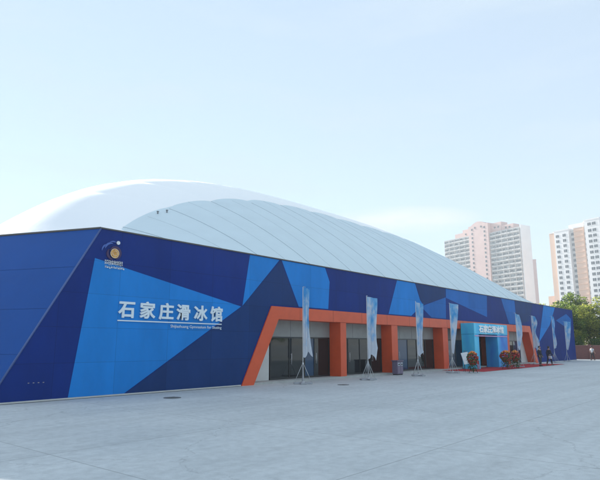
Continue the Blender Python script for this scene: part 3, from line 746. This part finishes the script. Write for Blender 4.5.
# tower one: x to the right along its front, y into the building
A=Vector((384.7,180.6,0)); Bv=Vector((361.9,115.8,0)); d=Bv-A; W1=d.length
t1=thing('apartment_tower','wide pale apartment tower with pink central shaft, left of the two towers','building',A,math.atan2(d.y,d.x))
FL=3.0
m=MB(); m.box((0,.6,0),(25.5,9,79.5),TGR); m.build('wing',t1)
m=MB(); m.box((43,.2,0),(W1-.8,9,78.3),TGR); m.build('wing',t1)
m=MB(); m.box((W1-.79,.0,0),(W1,9.3,79.4),TWH); m.build('gable_wall',t1)
m=MB(); m.box((25.51,-1.2,0),(42.99,9.1,85.5),PINK)
pts=[(27.5+13.5*i/16, 85.5+2.4*math.sin(PI*i/16)) for i in range(17)]
m.prism(pts,-1.1,9,PINK); m.build('stair_shaft',t1)
m=MB(); m.box((8.5,3,79.51),(25.5,8.8,83.2),PINK); m.box((16,3.2,83.21),(25.5,8.5,85.2),PINK); m.build('penthouse',t1)
m=MB(); m.box((43,2.2,78.31),(51.5,8.8,85),PINK); m.box((51.51,2.4,78.31),(61,8.6,82),PINK); m.build('penthouse',t1)
wins=[]
for (u0,u1,yy,top,nb_) in ((0,25.5,.6,79.5,5),(43,W1-.8,.2,78.3,5)):
    m=MB(); fl=0
    z=top-FL
    bw_=(u1-u0)/nb_
    while z>8:
        m.box((u0+.3,yy-.7,z-.15),(u1-.3,yy,z+.6),TBD)         # balcony parapet band
        m.box((u0+.3,yy-.45,z+.601),(u1-.3,yy-.05,z+2.1),TBAL)   # glazed balconies
        for k in range(nb_+1): m.box((u0+.3+k*(u1-u0-.9)/nb_,yy-.72,z+.7),(u0+.6+k*(u1-u0-.9)/nb_,yy-.46,z+2.6),TGR)
        for k in range(nb_):
            for off in (.3,.72):
                if random.Random(int(z*7+k*13+off*100+u0)).random()<.55: wins.append((u0+(k+off)*bw_,yy-.5,z+.85,1.5,1.2))
        z-=FL
    m.build('balconies',t1)
z=82
while z>8:
    for x in (28.7,39.8): wins.append((x,-1.25,z,1.2,1.5))
    z-=FL
for x in (31.5,37): wins.append((x,-1.25,83,1.2,1.4))
for x in (19,22.5,46,49,55,58): wins.append((x,2.98 if x<30 else (2.18 if x<51 else 2.38),81 if x<51 else 79.4,1.3,1.3))
windows(t1,wins)
# tower two
A=Vector((337.6,92.2,0)); Bv=Vector((325.1,56.9,0)); d=Bv-A
t2=thing('apartment_tower','tan and white striped apartment tower above the trees at right','building',A,math.atan2(d.y,d.x))
def strip(u0,u1,y0,h,mm,nm='wall'):
    m=MB(); m.box((u0,y0,0),(u1,14,h),mm); m.box((u0-.1,y0-.2,h),(u1+.0,14,h+.7),TWH); m.build(nm,t2)
strip(0,3.6,0,66,TOR); strip(3.61,12.8,-.6,66.4,TWH); strip(12.81,15.4,.8,66,TGR); strip(15.41,21.0,0,66.6,TOR); strip(21.01,22.6,.9,69,TGR); strip(22.61,31.3,-.8,69.4,TWH); strip(31.31,46,.2,65.8,TOR); strip(46.01,54,-.4,66,TWH)
m=MB(); m.box((-6,3,0),(-.11,12,30),TOR); m.build('annex',t2)
m=MB(); m.box((10,4,66.8),(20,11,70),TWH); m.build('roof_house',t2)
wins=[]; z=62.8
while z>8:
    for x in (5.6,9.9): wins.append((x,-.65,z,1.9,1.6))
    wins.append((14.1,.75,z,1.3,1.6)); wins.append((21.8,.85,z-.8,.9,1.5))
    for x in (25.4,28.1): wins.append((x,-.85,z,1.9,1.6))
    for x in (33.2,38,42): wins.append((x,.15,z,1.3,1.6))
    z-=FL
for x in (25.4,28.1): wins.append((x,-.85,66.4,1.9,1.6))
windows(t2,wins)
m=MB(); z=65
while z>8:
    m.box((15.6,-.5,z-.2),(20.8,-.001,z+.05),TOR); z-=FL
m.build('balcony_slabs',t2)
# third slab seen past the first tower
t3=thing('apartment_tower','narrow pale pink tower just showing past the left tower white gable','building',(448.8,140.6,0),R(-72))
m=MB(); m.box((0,0,0),(6.4,6,68),PINK); m.box((-.1,-.1,68.001),(6.5,6.1,68.8),PINK); m.build('wall',t3)
wins=[]; z=64
while z>30: wins.append((3.2,-.05,z,1.2,1.4)); z-=FL
windows(t3,wins)

# ------------------------------------------------------------ across the plaza, behind the camera: seen in the glass
CARW=mat('white car paint',(.75,.76,.77),.25,coat=.6); CARG=mat('silver car paint',(.4,.42,.44),.25,metal=.6,coat=.6); TYRE=mat('tyre',(.02,.02,.02),.8)
def make_car(x,y,rz,m_,lab):
    t=thing('parked_car',lab,'car',(x,y,0),R(rz),'cars parked across the plaza')
    m=MB(); prof=[(-2.2,.35),(-2.2,.72),(-2.05,.88),(-1.35,.95),(1.1,.95),(1.95,.82),(2.2,.65),(2.2,.32)]
    m.prism(prof,-.86,.86,m_); 
    bmesh.ops.bevel(m.bm,geom=[e for e in m.bm.edges if e.is_manifold and e.calc_face_angle(0)>.5],offset=.05,segments=2,affect='EDGES')
    m.build('body',t)
    m=MB(); m.prism([(-1.9,.93),(-1.2,1.42),(.25,1.45),(1.05,.95)],-.74,.74,GLASS); m.build('cabin_glass',t)
    m=MB(); m.prism([(-1.3,1.40),(-1.1,1.47),(.2,1.49),(.35,1.43)],-.72,.72,m_); m.build('roof',t)
    for sx in (-1.35,1.35):
        for sy in (-.8,.8):
            w_=MB(); w_.cyl((0,0,0),.32,.2,TYRE,24,M=Matrix.Rotation(PI/2,4,'X')); wo=w_.build('wheel',t,loc=(sx,sy,.32)); r_=MB(); r_.cyl((0,0,0),.2,.22,SILVER,16,M=Matrix.Rotation(PI/2,4,'X')); r_.build('rim',wo)
    for sy in (-.6,.6):
        h=MB(); h.ball((2.17,sy,.66),.12,SILVER,2,(.4,1.3,.7)); h.build('headlight',t)
make_car(19,-8,4,CARW,'white saloon car parked across the plaza, mirrored in the glass')
make_car(30,-9,183,CARG,'silver saloon car parked across the plaza, mirrored in the glass')
for i,(x,y,sz,lab) in enumerate([(6,-20,.95,'tree across the plaza behind the white car'),(14,-22,1.1,'tall tree across the plaza between both cars'),(22,-21,1.0,'tree across the plaza behind the silver car'),(31,-22,1.15,'broad tree across the plaza right of the silver car'),(41,-21,1.05,'tree across the plaza opposite the blue arch'),(53,-23,1.1,'tree across the plaza opposite the right flags'),(66,-22,1.1,'last tree across the plaza opposite the end of the hall')]):
    o=copy_tree([tC,tB][i%2]); o.location=(x,y,0); o.rotation_euler.z=i*2.1; o.scale=(sz*1.15,)*3; tag(o,lab,'tree','trees across the plaza')

# ------------------------------------------------------------ light, sky, air
AZ,EL=75.5,19.3
az=R(AZ); el=R(EL); sd=Vector((math.cos(el)*math.cos(az),math.cos(el)*math.sin(az),math.sin(el)))
lt=bpy.data.lights.new('sun','SUN'); lt.energy=5.0; lt.angle=R(.5); lt.color=(1,.95,.88)
so=bpy.data.objects.new('sun',lt); col.objects.link(so); so.rotation_euler=sd.to_track_quat('Z','Y').to_euler()
W=bpy.data.worlds.new('World'); sc.world=W; W.use_nodes=True; nt=W.node_tree; bg=nt.nodes['Background']; L=nt.links
VEIL=(2.60,3.16,3.68,1)
sky=nt.nodes.new('ShaderNodeTexSky'); sky.sky_type='NISHITA'; sky.sun_disc=False; sky.sun_elevation=el; sky.sun_rotation=PI/2-az
sky.air_density=1.0; sky.dust_density=0.; sky.ozone_density=1.5; sky.altitude=80
# thin cloud wisps low over the roof
tc=nt.nodes.new('ShaderNodeTexCoord'); mp=nt.nodes.new('ShaderNodeMapping'); mp.inputs['Scale'].default_value=(1.5,1.5,7); L.new(tc.outputs['Generated'],mp.inputs[0])
nz=nt.nodes.new('ShaderNodeTexNoise'); nz.inputs['Scale'].default_value=2.2; nz.inputs['Detail'].default_value=7; nz.inputs['Roughness'].default_value=.55; L.new(mp.outputs[0],nz.inputs['Vector'])
cr=nt.nodes.new('ShaderNodeValToRGB'); cr.color_ramp.elements[0].position=.48; cr.color_ramp.elements[1].position=.72; cr.color_ramp.elements[0].color=(.74,.74,.74,1); cr.color_ramp.elements[1].color=(.9,.9,.9,1); L.new(nz.outputs['Fac'],cr.inputs[0])
def vdot(vec):
    n=nt.nodes.new('ShaderNodeVectorMath'); n.operation='DOT_PRODUCT'; n.inputs[1].default_value=vec; L.new(tc.outputs['Generated'],n.inputs[0]); return n.outputs['Value']
def mth(op,a,b,clamp=False):
    n=nt.nodes.new('ShaderNodeMath'); n.operation=op; n.use_clamp=clamp
    for i_,q_ in enumerate((a,b)):
        if isinstance(q_,(int,float)): n.inputs[i_].default_value=q_
        else: L.new(q_,n.inputs[i_])
    return n.outputs[0]
ca=R(29.8); ce=R(12.6)
fwd=(math.cos(ce)*math.cos(ca),math.cos(ce)*math.sin(ca),math.sin(ce)); sid=(math.sin(ca),-math.cos(ca),0); upv=(-math.sin(ce)*math.cos(ca),-math.sin(ce)*math.sin(ca),math.cos(ce))
A_=mth('DIVIDE',vdot(sid),.15); B_=mth('DIVIDE',vdot(upv),.028)
rad=mth('ADD',mth('MULTIPLY',A_,A_),mth('MULTIPLY',B_,B_))
msk=mth('MULTIPLY',mth('SUBTRACT',1.,rad,True),mth('GREATER_THAN',vdot(fwd),0.))
msk=mth('MULTIPLY',msk,mth('MULTIPLY',mth('SUBTRACT',nz.outputs['Fac'],.30,True),5.,True),True)
mx=nt.nodes.new('ShaderNodeMix'); mx.data_type='RGBA'; L.new(cr.outputs[0],mx.inputs[0]); L.new(sky.outputs[0],mx.inputs[6]); mx.inputs[7].default_value=VEIL
mc=nt.nodes.new('ShaderNodeMix'); mc.data_type='RGBA'; L.new(mth('MULTIPLY',msk,.8),mc.inputs[0]); L.new(mx.outputs[2],mc.inputs[6]); mc.inputs[7].default_value=(3.7,3.85,4.0,1)
L.new(mc.outputs[2],bg.inputs['Color']); bg.inputs['Strength'].default_value=.12
HAZE=.0008
hz=MB(); hz.box((-150,-150,-1),(620,420,100),DARK); ho=hz.build('haze'); tag(ho,kind='stuff')
hm=bpy.data.materials.new('haze'); hm.use_nodes=True; n=hm.node_tree; n.nodes.clear(); o_=n.nodes.new('ShaderNodeOutputMaterial'); pv=n.nodes.new('ShaderNodeVolumePrincipled'); pv.inputs['Color'].default_value=(.9,.95,1,1); pv.inputs['Density'].default_value=HAZE; pv.inputs['Anisotropy'].default_value=0.
n.links.new(pv.outputs[0],o_.inputs['Volume']); ho.data.materials.clear(); ho.data.materials.append(hm)

# ------------------------------------------------------------ camera
cam=bpy.data.cameras.new('camera'); co=bpy.data.objects.new('camera',cam); col.objects.link(co); sc.camera=co
cam.sensor_fit='HORIZONTAL'; cam.sensor_width=36; cam.lens=550/600*36; cam.clip_end=9000; cam.clip_start=.1
tilt=math.atan(105/550); al=math.atan(471/math.hypot(550,105))
co.location=(0,0,1.9); co.rotation_euler=(PI/2+tilt,0,al-PI/2)
sc.view_settings.view_transform='Standard'; sc.view_settings.look='None'; sc.view_settings.gamma=1; sc.view_settings.exposure=1.15
try: sc.view_settings.use_curve_mapping=False
except Exception: pass
sc.cycles.volume_bounces=0; sc.cycles.max_bounces=6
